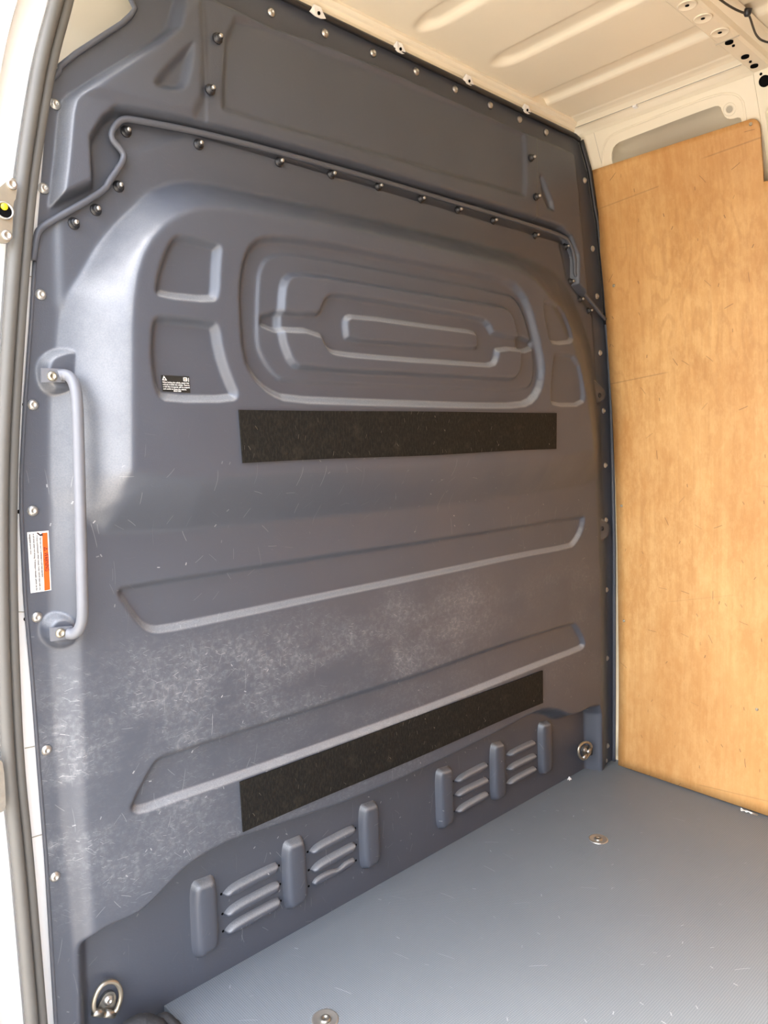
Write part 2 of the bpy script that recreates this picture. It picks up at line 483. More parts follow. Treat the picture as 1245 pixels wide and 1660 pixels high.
# everything inside the side flanges sits a touch proud
press(H, X, Z, polyY([(90, 500), (86, 350), (190, 250), (330, 200), (600, 270), (905, 385), (918, 450), (960, 510), (965, 600), (400, 700)]), TOPZ * .6, .01)
O1 = polyY([(130, 1700), (113, 1467), (99, 1326), (91, 1205), (84, 1097), (82, 1000), (82, 901), (81, 800), (82, 700), (84, 640), (96, 520),
            (150, 470), (900, 620), (968, 640), (978, 780), (983, 900), (984.5, 1000), (985, 1140), (985, 1300)])
I1 = polyY([(165, 1700), (150, 1480), (138, 1326), (133, 1205), (131, 1097), (130, 1000), (131, 901), (134, 800), (150, 700), (200, 660),
            (850, 660), (955, 690), (966, 780), (971, 900), (974, 1000), (975, 1140), (975, 1300)], L1)
press(H, X, Z, O1, L1, 0, 'max', I1)
O2 = polyY([(86, 850), (81, 800), (81, 737), (82, 643), (93, 545), (98, 498), (104, 471), (128, 440), (155, 398), (182, 366), (236, 310), (270, 295), (303, 291),
            (337, 296), (528, 337), (703, 377), (788, 397), (866, 418), (900, 436), (926, 472), (947, 520), (960, 565), (968, 616), (973, 667), (977, 780), (978, 806),
            (600, 860), (145, 905)])
I2 = polyY([(214, 785), (214, 703), (214, 636), (213, 501), (222, 425), (250, 372), (303, 338), (350, 335), (430, 345), (600, 377), (800, 425), (860, 445),
            (893, 480), (925, 545), (946, 616), (958, 680), (964, 742), (600, 757)], L2)
press(H, X, Z, O2, L2, 0, 'max', chaikin(I2, 1))
H = blur(H, 10)
parts = {}
def feat(name, px, level, amt, w, mode='add', sm=2):
    ins = press(H, X, Z, chaikin(polyY(px, level), sm), amt, w, mode)
    if name: parts.setdefault(name, []).append(ins)
# bosses of the grab handle and their twins on the far side
press(H, X, Z, chaikin(polyY([(58, 600), (64, 580), (80, 567), (119, 558), (132, 600), (122, 640), (86, 645), (64, 630)], .0)), .022, .012, 'max')
press(H, X, Z, chaikin(polyY([(96 + 33 * math.cos(a), 1021 + 32 * math.sin(a)) for a in np.linspace(0, 6.28, 16, False)], .0), 1), .022, .012, 'max')
press(H, X, Z, chaikin(polyY([(950, 610), (964, 618), (977, 632), (977, 646), (970, 656), (950, 656)], .0), 1), .016, .008, 'max')
press(H, X, Z, chaikin(polyY([(960, 838), (976, 840), (984, 852), (983, 866), (975, 878), (960, 878)], .0), 1), .016, .008, 'max')
# window-shaped pressing with its raised scrolls
feat('pressed_panel', [(385.5, 492.5), (387.7, 439.5), (398.7, 399.8), (418.6, 382), (449.5, 377.7), (546.7, 391), (679, 419.6), (767.6, 437), (820.6, 448),
      (842.7, 461.6), (860, 488), (873.6, 536.7), (884.7, 589.7), (882.5, 625), (869, 651.6), (847, 662.6), (767.6, 662.6), (591, 658), (467, 653.8),
      (436, 640.5), (409.8, 616), (392, 581)], L2, -.016, .016, sm=1)
feat(None, [(413, 500), (414, 470), (416.4, 439.5), (427.4, 417.4), (449.5, 409.5), (480.5, 412), (635, 439.5), (820.6, 474.9), (838, 488), (851.6, 519), (864.8, 581),
      (862.6, 620.7), (849.4, 634), (767.6, 633), (546.7, 625), (458, 620.7), (436, 605), (416, 572), (412, 545.6)], L2 - .016, .005, .005, sm=1)
feat(None, [(449, 492.5), (453, 455), (468, 440), (502.5, 442.5), (635, 465), (767.6, 487), (811.8, 494), (828, 505), (836, 536), (843, 572), (843, 599), (835, 615),
      (820.6, 619), (679, 611), (485, 603), (466, 591), (453, 559), (449, 536)], L2 - .01, .013, .010, sm=1)
feat(None, [(511, 507), (518, 500), (522, 485), (535, 474), (569, 477.5), (679, 495.5), (767.6, 511), (790, 519), (802, 543), (870, 545), (870, 573),
      (808, 567), (807, 582), (799, 596), (767.6, 594), (635, 585), (546.7, 578), (528, 569), (516, 541), (425, 537), (425, 500)], L2 - .003, -.013, .010, sm=1)
feat(None, [(554, 537), (554, 514), (568, 508.5), (723, 530.5), (766, 535.5), (773, 545), (773, 566), (759, 569), (635, 560), (559, 556)], L2 - .01, .011, .009, sm=1)
feat('pressed_panel', [(268, 400), (280, 382), (293, 378), (351, 390), (362, 398), (359, 430), (357, 482), (347, 492), (257, 483), (249, 470), (256, 434)], L2, -.014, .014, sm=1)
feat('pressed_panel', [(247, 516), (259, 508), (347, 518), (357, 528), (363, 568), (375, 606), (390, 640), (381, 653), (270, 653), (252, 640), (243, 586), (243, 541)], L2, -.014, .014, sm=1)
feat('pressed_panel', [(880, 488), (888, 484), (919, 494), (932, 530), (934, 556), (897, 560), (889, 548)], L2, -.010, .010, sm=1)
feat('pressed_panel', [(898, 573), (904, 571), (939, 576), (950, 633), (947, 659), (896, 659), (892, 647)], L2, -.010, .010, sm=1)
# two long pressings
feat('pressed_panel', [(188.4, 963.8), (192, 953), (205, 947.5), (347, 925.5), (514, 900.5), (700, 873.5), (945, 834), (950, 839), (945, 863), (934, 882), (925.8, 889),
      (844, 904), (680, 939.5), (514, 974), (347, 1010), (263.5, 1027), (241, 1026), (224, 1014), (204, 986)], L1, -.012, .012, sm=1)
feat('pressed_panel', [(211, 1316), (211, 1303), (243, 1244), (254, 1229), (275.6, 1219), (526.7, 1139), (700, 1084), (797, 1049), (925.8, 1008.5), (935, 1010), (950, 1039),
      (948, 1050), (939, 1056), (871, 1082), (714, 1146), (589, 1192), (380, 1267.5), (282.7, 1300.5), (226, 1322)], L1, -.012, .012, sm=1)
# niche along the foot
NI = [(133, 1700), (128, 1573), (127, 1549), (133, 1531), (148, 1515), (177, 1496), (219, 1480), (244, 1460), (283, 1418), (311, 1393), (353, 1368), (389, 1353), (440, 1336.6),
      (589, 1287), (756, 1210), (860, 1155), (882, 1146), (905, 1148), (922, 1157), (939, 1153.6), (958, 1143), (976, 1141), (977, 1200), (978, 1300)]
n2 = polyY(NI, L1 * .9)
n2 = np.vstack([chaikin(n2, 1, closed=False), [(n2[-1, 0], -.3), (n2[0, 0], -.3)]])
w_side = .03
ins = press(H, X, Z, n2, LN, .030, 'to'); parts['foot_recess'] = [ins]
H = blur(H, 2)
Hl_z0, Hl = -.11, H
def hat(x, z):                              # height of the lower bulkhead at a point
    i = np.clip((z - Hl_z0) / STEP, 0, H.shape[0] - 1.001); a = xl(z); b = xr(z)
    j = np.clip((x - a) / (b - a) * (H.shape[1] - 1), 0, H.shape[1] - 1.001)
    i0 = np.floor(i).astype(int); j0 = np.floor(j).astype(int); fi = i - i0; fj = j - j0
    return (Hl[i0, j0] * (1 - fi) * (1 - fj) + Hl[i0 + 1, j0] * fi * (1 - fj) + Hl[i0, j0 + 1] * (1 - fi) * fj + Hl[i0 + 1, j0 + 1] * fi * fj)
Y = -H
Nrm = field_normals(X, Y, Z)
outline = np.vstack([lip2d, [(2.2, lip2d[-1, 1]), (2.2, -.5), (-.5, -.5), (-.5, lip2d[0, 1])]])
keep = sdist(outline, X, Z) < 0
fc = lambda Mk: Mk[:-1, :-1] & Mk[1:, :-1] & Mk[:-1, 1:] & Mk[1:, 1:]
fkeep = fc(keep)
taken = np.zeros(fkeep.shape, bool)
children = []
for nm in ('pressed_panel', 'foot_recess'):
    for ins in parts[nm]:
        fm = fc(ins) & fkeep & ~taken
        taken |= fm; children.append((nm, fm))
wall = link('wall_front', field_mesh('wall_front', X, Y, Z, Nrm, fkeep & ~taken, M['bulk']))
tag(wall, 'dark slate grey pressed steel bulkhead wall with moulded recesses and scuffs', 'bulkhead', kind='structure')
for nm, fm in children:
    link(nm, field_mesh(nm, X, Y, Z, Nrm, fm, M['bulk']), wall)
lip3 = np.array([(p[0], -(.004 + .010 * sst((p[0] - .03) / .08)), p[1]) for p in lip2d])
obj('top_lip', tube(lip3, .0054, 10), M['slate'], wall, True)
# folded side edges of the lower bulkhead
zz = np.linspace(-.1, 1.35, 60)
obj('side_edge', tube([(xl(z) - .001, .001, z) for z in zz], .0032, 8), M['slate'], wall, True)
zz = np.linspace(.0, 1.41, 60)
obj('side_edge', tube([(xr(z) - .004, -.006, z) for z in zz], .0058, 8), M['slate'], wall, True)
obj('side_edge', tube([(xr(z) + .002, -.002, z) for z in zz], .0035, 8), M['black'], wall, True)

# ---- pressed ribs and louvres in the foot niche
def pod(pts, axis, rings, mat, name, parent, y0):
    P = np.array([onY(u, v, -y0)[[0, 2]] for u, v in pts]); P = chaikin(P, 2)
    A = np.array([onY(u, v, -y0)[[0, 2]] for u, v in axis])
    e = A[1] - A[0]; t = np.clip(((P - A[0]) @ e) / (e @ e), 0, 1)
    Cn = A[0] + t[:, None] * e
    n = len(P); V = []; F = []
    for s, h in rings:
        q = Cn + (P - Cn) * s
        V += [(a, y0 - h, b) for a, b in q]
    for i in range(len(rings) - 1):
        F += [(i * n + k, i * n + (k + 1) % n, (i + 1) * n + (k + 1) % n, (i + 1) * n + k) for k in range(n)]
    F.append(tuple(range((len(rings) - 1) * n, len(rings) * n)))
    return obj(name, (V, F), mat, parent, True)
RIB = [[(306, 1432), (348, 1416), (354, 1530), (313, 1556)], [(455, 1367), (491, 1352), (497, 1454), (461, 1477)], [(580, 1306), (610, 1296), (614, 1392), (584, 1411)],
       [(704, 1248), (730, 1240), (732, 1328), (708, 1346)], [(793, 1206), (814, 1200), (816, 1286), (795, 1299)], [(870.5, 1172.5), (890, 1167), (891, 1246), (873, 1257)]]
for a, b, c, d in RIB:
    a, b, c, d = map(np.array, (a, b, c, d))
    top = (a + b) / 2; bot = (c + d) / 2; w = np.linalg.norm(b - a) / 2 / np.linalg.norm(top - bot)
    ax = [tuple(top + (bot - top) * w * .9), tuple(bot + (top - bot) * w * .9)]
    pts = [tuple(a + (b - a) * .04), tuple(a * .5 + b * .5), tuple(b), tuple(b * .5 + c * .5), tuple(c), tuple(c * .5 + d * .5), tuple(d), tuple(a * .5 + d * .5)]
    pod(pts, ax, [(1.08, -.001), (1.0, .002), (.90, .008), (.80, .0135), (.68, .017), (.45, .0185), (.1, .019)], M['bulk'], 'stiffening_rib', wall, -LN)
LOUV = [((361, 1448), (449, 1404), 19), ((363, 1480), (451, 1434), 19), ((364, 1508), (452, 1461), 19),
        ((501, 1379.5), (573, 1343), 16), ((503, 1409), (574, 1370), 16), ((503, 1435), (574, 1395), 15),
        ((737, 1265), (787, 1239), 12), ((737, 1288), (788.5, 1263.5), 12), ((738, 1314), (788.5, 1286), 12),
        ((820.7, 1223), (864.5, 1203), 10.5), ((820.7, 1246), (866, 1224), 10.5), ((820.7, 1269), (866, 1245), 10.5)]
holes = []
for k, (a, b, th) in enumerate(LOUV):
    a = np.array(a, float); b = np.array(b, float); e = b - a; L = np.linalg.norm(e); e /= L
    nrm = np.array([0, -1.0])
    if k == 5:                              # the crushed louvre
        pts = [tuple(a), tuple(a + e * 10 - nrm * -th * .62), tuple(a + e * L * .45 + nrm * th * .55), tuple(a + e * L * .60 + nrm * th * .15), tuple(a + e * L * .8 + nrm * th * .55), tuple(b + nrm * th * .4), tuple(b - nrm * th * .2),
               tuple(a + e * L * .6 - nrm * th * .30), tuple(a + e * L * .45 - nrm * th * .25), tuple(a + e * L * .2 - nrm * th * .3)]
    else:
        pts = [tuple(a - nrm * th * .25), tuple(a + nrm * th * .1), tuple(a + e * L * .16 + nrm * th * .48), tuple(a + e * L * .6 + nrm * th * .50), tuple(b - e * 3 + nrm * th * .48), tuple(b + nrm * th * .15), tuple(b - e * 3 - nrm * th * .3),
               tuple(a + e * L * .6 - nrm * th * .38), tuple(a + e * L * .16 - nrm * th * .42)]
    ax = [tuple(a + e * th * .6), tuple(b - e * th * .6)]
    hh = .55 if k == 5 else 1.0
    pod(pts, ax, [(1.04, -.001), (1.0, .003 * hh), (.88, .0095 * hh), (.68, .0135 * hh), (.4, .0152 * hh), (.1, .0158 * hh)], M['bulk'], 'vent_louvre', wall, -LN)
    holes += [a + np.array([-2.5, 1.5]), b + np.array([3.0, 2.0 - th * .15])]
hm = mesh('vent_hole', *lathe([(.0026, 0), (.0026, .0006)], 8), M['hole'])
for u, v in holes:
    link('vent_hole', hm, wall, onY(u, v, LN))

# ---- fixings
dome = mesh('dome_bolt', *lathe([(.0085, -.001), (.0085, .0016), (.0078, .0022), (.0072, .0028), (.0058, .0046), (.0040, .0052), (.0030, .0052), (.0028, .003), (.0002, .003)], 14), M['steel'], True)
nut = mesh('black_nut', *lathe([(.0095, -.001), (.0095, .0018), (.0088, .0026), (.0066, .003), (.0064, .0085), (.0056, .0094), (.0036, .0096)], 12), M['black'], True)
stud = mesh('stud_tip', *lathe([(.0036, .006), (.0036, .0135), (.0028, .0148), (.0001, .015)], 10), M['steel'], True)
def nutted(parent, u, v, h):
    p = onY(u, v, h); n_ = link('black_nut', nut, parent, p); link('stud_tip', stud, n_)
for u, v in [(65.8, 477.6), (53.3, 656.3), (53, 828), (59.7, 1000.4), (74.9, 1215.6), (89, 1421),
             (969, 480), (972.6, 572), (978, 666), (981, 754), (982, 843), (983, 956), (983.7, 1067), (984.5, 1209), (981.5, 1233)]:
    if v in (480,): continue
    link('dome_bolt', dome, wall, onY(u, v, 0.0))
for u, v in [(204, 213.5), (321.4, 234.4), (191.6, 302.5), (155, 340.6), (119.4, 362.6), (452, 263), (536.6, 283), (612.5, 302.5), (681.6, 322.8), (741.7, 340.6), (799, 358),
             (867, 382), (916, 400), (924, 456.6), (939.5, 485.6), (953.8, 504)]:
    p = onY(u, v, TOPZ); h = float(hat(np.array(p[0]), np.array(p[2])))
    nutted(wall, u, v, max(h, 0.0))
hm2 = mesh('thread_hole', *lathe([(.0075, -.002), (.0075, .002), (.0048, .0024), (.0045, -.001), (.0002, -.001)], 12), M['black'], True)
for u, v in [(972, 641), (976.5, 857)]:
    link('threaded_insert', hm2, wall, onY(u, v, .016))

# ------------------------------------------------------------------ upper bulkhead
X2, Z2 = grid(1.30, 1.908, xl, xr)
U = np.zeros(X2.shape)
fld = [(90, 333), (100, 250), (107, 175), (112, 152), (122, 140), (165, 112), (262, 52), (284, 35), (292, 0), (300, -30), (345, -15), (440, 30), (560, 74), (700, 135), (846, 203),
       (915, 232), (936, 244), (943, 300), (950, 380), (957, 465), (960, 488), (938, 462), (938, 414), (927, 386), (912, 371), (820, 342), (737, 318), (602, 278), (420, 227), (300, 200),
       (215, 183), (196, 181), (178, 196), (160, 225), (163, 285), (163, 299)]
fp = polyY(fld, LU)
press(U, X2, Z2, fp, LU, .013, 'add')
press(U, X2, Z2, chaikin(polyY([(116, 149), (180, 165), (270, 188), (335, 200), (340, 60), (330, -20), (292, 0), (262, 52), (165, 112)], LU), 1), .008, .020, 'add')
press(U, X2, Z2, chaikin(polyY([(366, 20), (357, 175), (366, 183), (600, 249), (845, 318), (858, 323), (856, 217), (848, 208), (700, 143), (560, 84), (420, 25)], LU), 1), -.009, .014, 'add')
press(U, X2, Z2, chaikin(polyY([(318, 62), (300, 70), (243, 128), (250, 146), (300, 154), (312, 120)], LU), 2), -.013, .016, 'add')
press(U, X2, Z2, chaikin(polyY([(873, 262), (907, 345), (884, 335)], LU), 1), -.012, .008, 'add')
U = blur(U, 2)
sl = onY(333, 110, LU)[0]; sr = onY(872, 290, LU)[0]
U += .002 * sst((X2 - sl) / .006 + .5) * sst((sr - X2) / .006 + .5) * (U > .01)
Y2 = -U + .004
N2 = field_normals(X2, Y2, Z2)
cut = chaikin(polyY([(70, 140), (85.6, 124), (97, 114), (97, 108), (123, 87), (198, 38), (213, 25), (221, 12), (209, -8), (205, -60), (0, -60), (0, 140)], 0), 0)
k2 = sdist(cut, X2, Z2) > 0
f2 = fc(k2)
up = empty('wall_front_upper', (0, 0, 0))
tag(up, 'plain dark grey upper bulkhead extension reaching up to the roof', 'bulkhead', kind='structure')
xc = (X2[:-1, :-1] + X2[1:, 1:]) / 2
for a, b, nm in ((-1, sl, 'corner_panel'), (sl, sr, 'centre_panel'), (sr, 9, 'corner_panel')):
    link(nm, field_mesh(nm, X2, Y2, Z2, N2, f2 & (xc >= a) & (xc < b), M['bulk']), up)
# rim around the cut corner, along the roof and down the far side
rim = [onY(u, v, .002) for u, v in [(85.6, 126), (97, 114.5), (97, 108), (123, 87), (198, 38), (212, 25), (219, 14), (209, -8)]]
obj('edge_rim', tube(rim, .0045, 8), M['slate'], up, True)
zz = np.linspace(1.40, 1.90, 30)
obj('edge_rim', tube([(xr(z) - .004, -.007, z) for z in zz], .0075, 8), M['black'], up, True)
obj('edge_rim', tube([(x, -.006, 1.905) for x in np.linspace(.24, 1.50, 20)] + [(1.522, -.006, 1.900)], .0065, 8), M['black'], up, True)
for u, v in [(90, 168), (71.5, 304.6), (441, 19), (528, 53), (606, 85), (676, 115), (739, 144), (796, 170), (843.6, 193), (886.5, 214), (949, 292), (962, 403), (969, 480)]:
    p = onY(u, v, 0)
    link('dome_bolt', dome, up, p + np.array([0, .003, 0]))
for u, v in [(352.5, 62.4), (340.7, 145.7), (860.8, 256), (869, 319)]:
    nutted(up, u, v, LU + .001)

# ------------------------------------------------------------------ floor
FX0 = .187
fl = [(FX0, .05), (1.76, .05), (1.76, -3.3), (.02, -3.3), (.02, -.5), (.15, -.30), (.20, -.10), (.19, -.02)]
V = [(x, y, 0.0) for x, y in fl]
floor = obj('floor', slab(V, (0, 0, -1), .02), M['floor'])
tag(floor, 'grey textured load floor board covering the van bed', 'floor', kind='structure')
def floor_bolt(u, v):
    p = onZ(u, v, 0)
    a = obj('anchor_cup', lathe([(.0250, -.004), (.0250, .0010), (.0238, .0020), (.0215, .0018), (.0165, .0006), (.0130, .0002), (.0002, .0002)], 28, (0, 0, 1), p), M['steel'], floor, True, at=p)
    obj('anchor_bolt', lathe([(.0105, .0003), (.0105, .0022), (.0085, .0040), (.0048, .0044), (.0044, .0022), (.0002, .0022)], 18, (0, 0, 1), p), M['dullsteel'], a, True)
    return a
floor_bolt(970, 1360.5)['label'] = 'round zinc floor anchor nearer the plywood lining'
floor_bolt(527, 1653)['label'] = 'round zinc floor anchor nearer the door step'
step = obj('door_step', box(-.28, .22, -1.6, .0, -.22, -.18), M['blackrubber'])
tag(step, 'black rubber side door step below the load floor', 'step', kind='structure')
obj('trim_1', box(.175, .187, -3.3, .0, -.18, -.021), M['white'])['kind'] = 'structure'
tag(bpy.data.objects['trim_1'], 'white sill riser under the floor edge', 'sill')

# ------------------------------------------------------------------ far side wall
WP = [(1.785, -.10), (1.782, .3), (1.775, .7), (1.762, 1.0), (1.735, 1.25), (1.705, 1.5), (1.678, 1.68)]
prof = [(x, 0, z) for x, z in WP]
wr = obj('wall_right', extrude_profile(prof, 1, .06, -3.3), M['cream'], smooth=True)
tag(wr, 'cream painted steel side wall behind the plywood lining', 'wall', kind='structure')
FA = np.array([1.678, 1.68]); FB = np.array([1.545, 1.915])   # leaning upper facet of the wall
def onFacet(u, v, off=0.0):
    d = FB - FA; n = np.array([d[1], -d[0]]); n /= np.linalg.norm(n)      # n points out of the van
    r = ray(u, v); q0 = np.array([CAM[0], CAM[2]]); rr = np.array([r[0], r[2]])
    t = ((FA + n * off - q0) @ n) / (rr @ n)
    return CAM + r * t
fn = np.array([-(FB - FA)[1], 0, (FB - FA)[0]]); fn /= np.linalg.norm(fn)    # into the van
ap_px = [(993, 290), (992, 264), (992, 243), (1000, 232), (1014, 226), (1085, 199), (1157, 172), (1168, 171), (1171.7, 182), (1177, 191), (1186, 193), (1200, 189), (1203, 196), (1207, 225)]
ap = [onFacet(*p) for p in ap_px]
ap[0][[0, 2]] = FA + (FB - FA) * .12; ap[-1][[0, 2]] = FA + (FB - FA) * .12
def fac(y, t): p = FA + (FB - FA) * t; return np.array([p[0], y, p[1]])
import mathutils.geometry as mg
apc = chaikin(np.array(ap), 1)
outer = [fac(.06, 0), fac(-.47, 0), fac(-.47, 1), fac(.06, 1)]
def uv(p): return Vector(((p[1]), (p[2]), 0))
polys = [[uv(p) for p in outer], [uv(p) for p in reversed(list(apc))]]
tris = mg.tessellate_polygon(polys)
allp = outer + list(reversed(list(apc)))
vv = [np.array(p) for p in allp]
ff = [tuple(t) for t in tris]
facet = obj('window_frame_panel', (vv, ff), M['cream'], wr)
sm = facet.modifiers.new('thickness', 'SOLIDIFY'); sm.thickness = .004; sm.offset = 0
# rolled bead around the opening and the inner skin behind it
bead = chaikin(np.array([onFacet(*p) + fn * .0005 for p in [(978, 292), (977, 262), (978, 240), (985, 224), (1000, 214), (1085, 181), (1160, 153), (1188, 150), (1204, 160), (1208, 180), (1210, 200)]]), 2, closed=False)
obj('window_bead', tube(bead, .0035, 8), M['cream'], wr, True)
obj('inner_skin', slab([fac(.05, -.3) - fn * .07, fac(-.47, -.3) - fn * .07, fac(-.47, 1.05) - fn * .07, fac(.05, 1.05) - fn * .07], -fn, .004), M['back'], wr)
hp = onFacet(1183, 177)
obj('grommet_boss', lathe([(.0165, .0005), (.0150, .0030), (.0120, .0035), (.0090, .0020), (.0085, .0012)], 20, fn, hp), M['cream'], wr, True)
obj('grommet_hole', lathe([(.0082, .0015), (.0082, .0026)], 16, fn, hp), M['back'], wr)
# seam beside the bulkhead
obj('wall_seam', tube([fac(-.040, t) + fn * .001 for t in np.linspace(.4, 1, 8)], .0012, 6), M['back'], wr)
# rest of the facet beyond the post
obj('upper_side_panel', ([fac(-.47, 0), fac(-3.3, 0), fac(-3.3, 1), fac(-.47, 1)], [(0, 1, 2, 3)]), M['cream'], wr)
# cant rail between wall and roof
cant = [(1.545, 1.915), (1.535, 1.921), (1.512, 1.9265), (1.498, 1.9275), (1.496, 1.9255), (1.494, 1.928), (1.484, 1.934), (1.474, 1.9365), (1.462, 1.938), (1.452, 1.943)]
tr = obj('trim_2', extrude_profile([(x, 0, z) for x, z in cant], 1, .03, -3.3), M['cream'], smooth=False)
tag(tr, 'cream cant rail with a seam running between side wall and roof', 'rail', kind='structure')
cp = np.array([1.502, onX(1030, 174, 1.502)[1], 1.9265])
obj('seam_clip', box(cp[0] - .006, cp[0] + .006, cp[1] - .005, cp[1] + .005, cp[2] - .006, cp[2] + .001), M['white'], tr)
obj('seam_line', tube([(1.4975, y, 1.9258) for y in np.linspace(-.005, -.46, 12)], .0011, 6), M['dullsteel'], tr)

# plywood lining
PZ = [0, .4, .7, .92, 1.14, 1.33, 1.52, 1.7, 1.84]
PX = [1.718, 1.716, 1.712, 1.703, 1.690, 1.672, 1.647, 1.616, 1.578]
def xp(z): return np.interp(z, PZ, PX)
def onPly(u, v):
    x = 1.7
    for _ in range(30):
        p = onX(u, v, x); x = float(xp(p[2]))
    return p
le = np.array([onPly(u, v) for u, v in [(957.5, 277), (966, 345), (974, 420), (981, 500), (985, 560), (993, 680), (997.5, 780), (1000.5, 880), (1002, 1000), (1003, 1120), (1002, 1243)]])[::-1]
tc = onPly(1218, 193)
def yl(z): return np.interp(z, le[:, 2], le[:, 1])
ZT = float(le[-1, 2]); ZN = float(onPly(1241, 294)[2]); YN = float(onPly(1234, 240)[1])
ys = np.r_[np.linspace(0, 1, 20), ]
rows = np.r_[np.linspace(.004, ZN, 50), np.linspace(ZN, ZT, 12)[1:]]
cols = np.r_[np.linspace(0, 1, 14)[:-1], 1 - .07 * np.array([1, .8, .6, .45, .3, .2, .12, .06, .02, 0][1:])]
cols = np.unique(np.round(np.r_[np.linspace(0, .93, 14), 1 - .07 * np.array([.8, .6, .45, .3, .2, .12, .06, .02, 0])], 5))
rear = np.linspace(YN, -2.4, 20)[1:]
V = []; F = []
nc = len(cols) + len(rear)
for i, z in enumerate(rows):
    for j in range(nc):
        a = float(yl(z))
        y = a + (YN - a) * cols[j] if j < len(cols) else rear[j - len(cols)]
        zz_ = z
        if z > ZN:
            r = .022; dd = max(0, r - abs(y - YN)); drop = r - math.sqrt(max(0, r * r - dd * dd)) if y < YN + r else 0
            zz_ = ZN + (z - ZN) * ((ZT - drop - ZN) / (ZT - ZN))
        V.append((float(xp(zz_)), y, zz_))
for i in range(len(rows) - 1):
    for j in range(nc - 1):
        if rows[i] >= ZN - 1e-6 and j >= len(cols) - 1: continue
        F.append((i * nc + j, i * nc + j + 1, (i + 1) * nc + j + 1, (i + 1) * nc + j))
ply = obj('plywood_panel', (V, F), M['ply'], smooth=True)
sm = ply.modifiers.new('thickness', 'SOLIDIFY'); sm.thickness = .006; sm.offset = -1
tag(ply, 'warm orange plywood lining sheet with dark scratches fixed to the side wall', 'panel')
PLY = ply
sc = mesh('panel_screw', *lathe([(.0046, -.001), (.0046, .0008), (.0034, .0022), (.0014, .0026), (.0012, .0014), (.0001, .0014)], 10, (-1, 0, 0)), M['brass'], True)
for u, v in [(995, 463), (1007.5, 820), (1011.5, 1006.5), (1217, 201), (1227, 1150)]:
    link('panel_screw', sc, ply, onPly(u, v))
# torn tape under the sheet and a white chip by the bulkhead foot
def crumple(name, c, s, mat, seed, flat=.4):
    rg = np.random.default_rng(seed); n = 7
    V = []; F = []
    for i in range(n):
        for j in range(n):
            a = (i / (n - 1) - .5) * 2; b = (j / (n - 1) - .5) * 2
            V.append((c[0] + a * s[0] + rg.normal() * s[0] * .10, c[1] + b * s[1] + rg.normal() * s[1] * .08, c[2] + max(.0006, (1 - (a * a + b * b) / 2.2) * s[2] + rg.normal() * s[2] * .25)))
    for i in range(n - 1):
        for j in range(n - 1):
            F.append((i * n + j, (i + 1) * n + j, (i + 1) * n + j + 1, i * n + j + 1))
    o = obj(name, (V, F), mat, at=c)
    md = o.modifiers.new('thickness', 'SOLIDIFY'); md.thickness = .0006
    return o
t = onZ(1212, 1317, 0); tag(crumple('tape_scrap', (1.706, t[1] - .005, 0), (.005, .022, .006), M['dullsteel'], 4), 'crumpled shiny tape scrap under the plywood edge', 'scrap')
t = onZ(922, 1264, 0); tag(crumple('paint_chip', (t[0], .018, 0), (.006, .004, .009), M['chip'], 5), 'small white chip lying at the bulkhead foot', 'chip')

# ------------------------------------------------------------------ roof
RZ = 1.938
rx = np.arange(.0, 1.4561, .006); ry = np.arange(-.022, -.90, -.006)
XX, YY = np.meshgrid(rx, ry)
ZR = np.full(XX.shape, RZ)
rb = [onZ(714, 26, RZ), onZ(829, 87, RZ), onZ(868, 164, RZ)]
ribs = [(rb[0][0], rb[0][1]), (rb[1][0] + .01, rb[1][1] - .006), (rb[2][0] + .01, rb[2][1] - .006), (.59, -.25), (.36, -.25), (.13, -.25)]
for cx, cy in ribs:
    L = np.where(YY > cy, (YY - cy), 0)
    d = np.sqrt((XX - cx) ** 2 + (L * .45) ** 2)
    dx = XX - cx
    g = np.where(YY > cy, np.clip(1 - (d / .034), 0, 1), np.clip(1 - np.abs(dx) / .034, 0, 1))
    ZR += .012 * sst(g * 2.0)
gv = [(a, b, c) for a, b, c in zip(XX.ravel(), YY.ravel(), ZR.ravel())]
nx = len(rx); gf = [(i * nx + j, i * nx + j + 1, (i + 1) * nx + j + 1, (i + 1) * nx + j) for i in range(len(ry) - 1) for j in range(nx - 1)]
ceil = obj('ceiling', (gv, gf), M['cream'], smooth=True)
tag(ceil, 'cream painted steel roof skin with long pressed grooves', 'ceiling', kind='structure')
obj('rear_roof', ([(-.02, -.89, RZ), (1.456, -.89, RZ), (1.456, -3.3, RZ), (-.02, -3.3, RZ)], [(0, 1, 2, 3)]), M['cream'], ceil)
hd = [(.02, 1.900), (.004, 1.906), (-.003, 1.910), (-.005, 1.920), (-.010, 1.9265), (-.016, 1.9285), (-.0215, 1.932), (-.0222, RZ + .03)]
hdr = obj('trim_3', extrude_profile([(0, y, z) for y, z in hd], 0, .0, 1.50), M['cream'])
tag(hdr, 'cream roof header strip along the top of the bulkhead', 'header', kind='structure')
for u, v in [(514, 21), (646.5, 79), (758, 131), (852, 178)]:
    p = onY(u, v, .008)
    c = obj('roof_clip', slab([p + np.array(q) for q in [(-.020, 0, -.004), (-.012, -.004, .010), (.004, -.004, .010), (.020, 0, -.004), (.006, -.002, -.010), (-.008, -.002, -.010)]], (0, -1, -.3), .003), M['white'], hdr)
    obj('clip_hole', lathe([(.0035, .0), (.0035, .0036)], 8, (0, -1, -.3), p + np.array([0, -.003, -.002])), M['hole'], c)

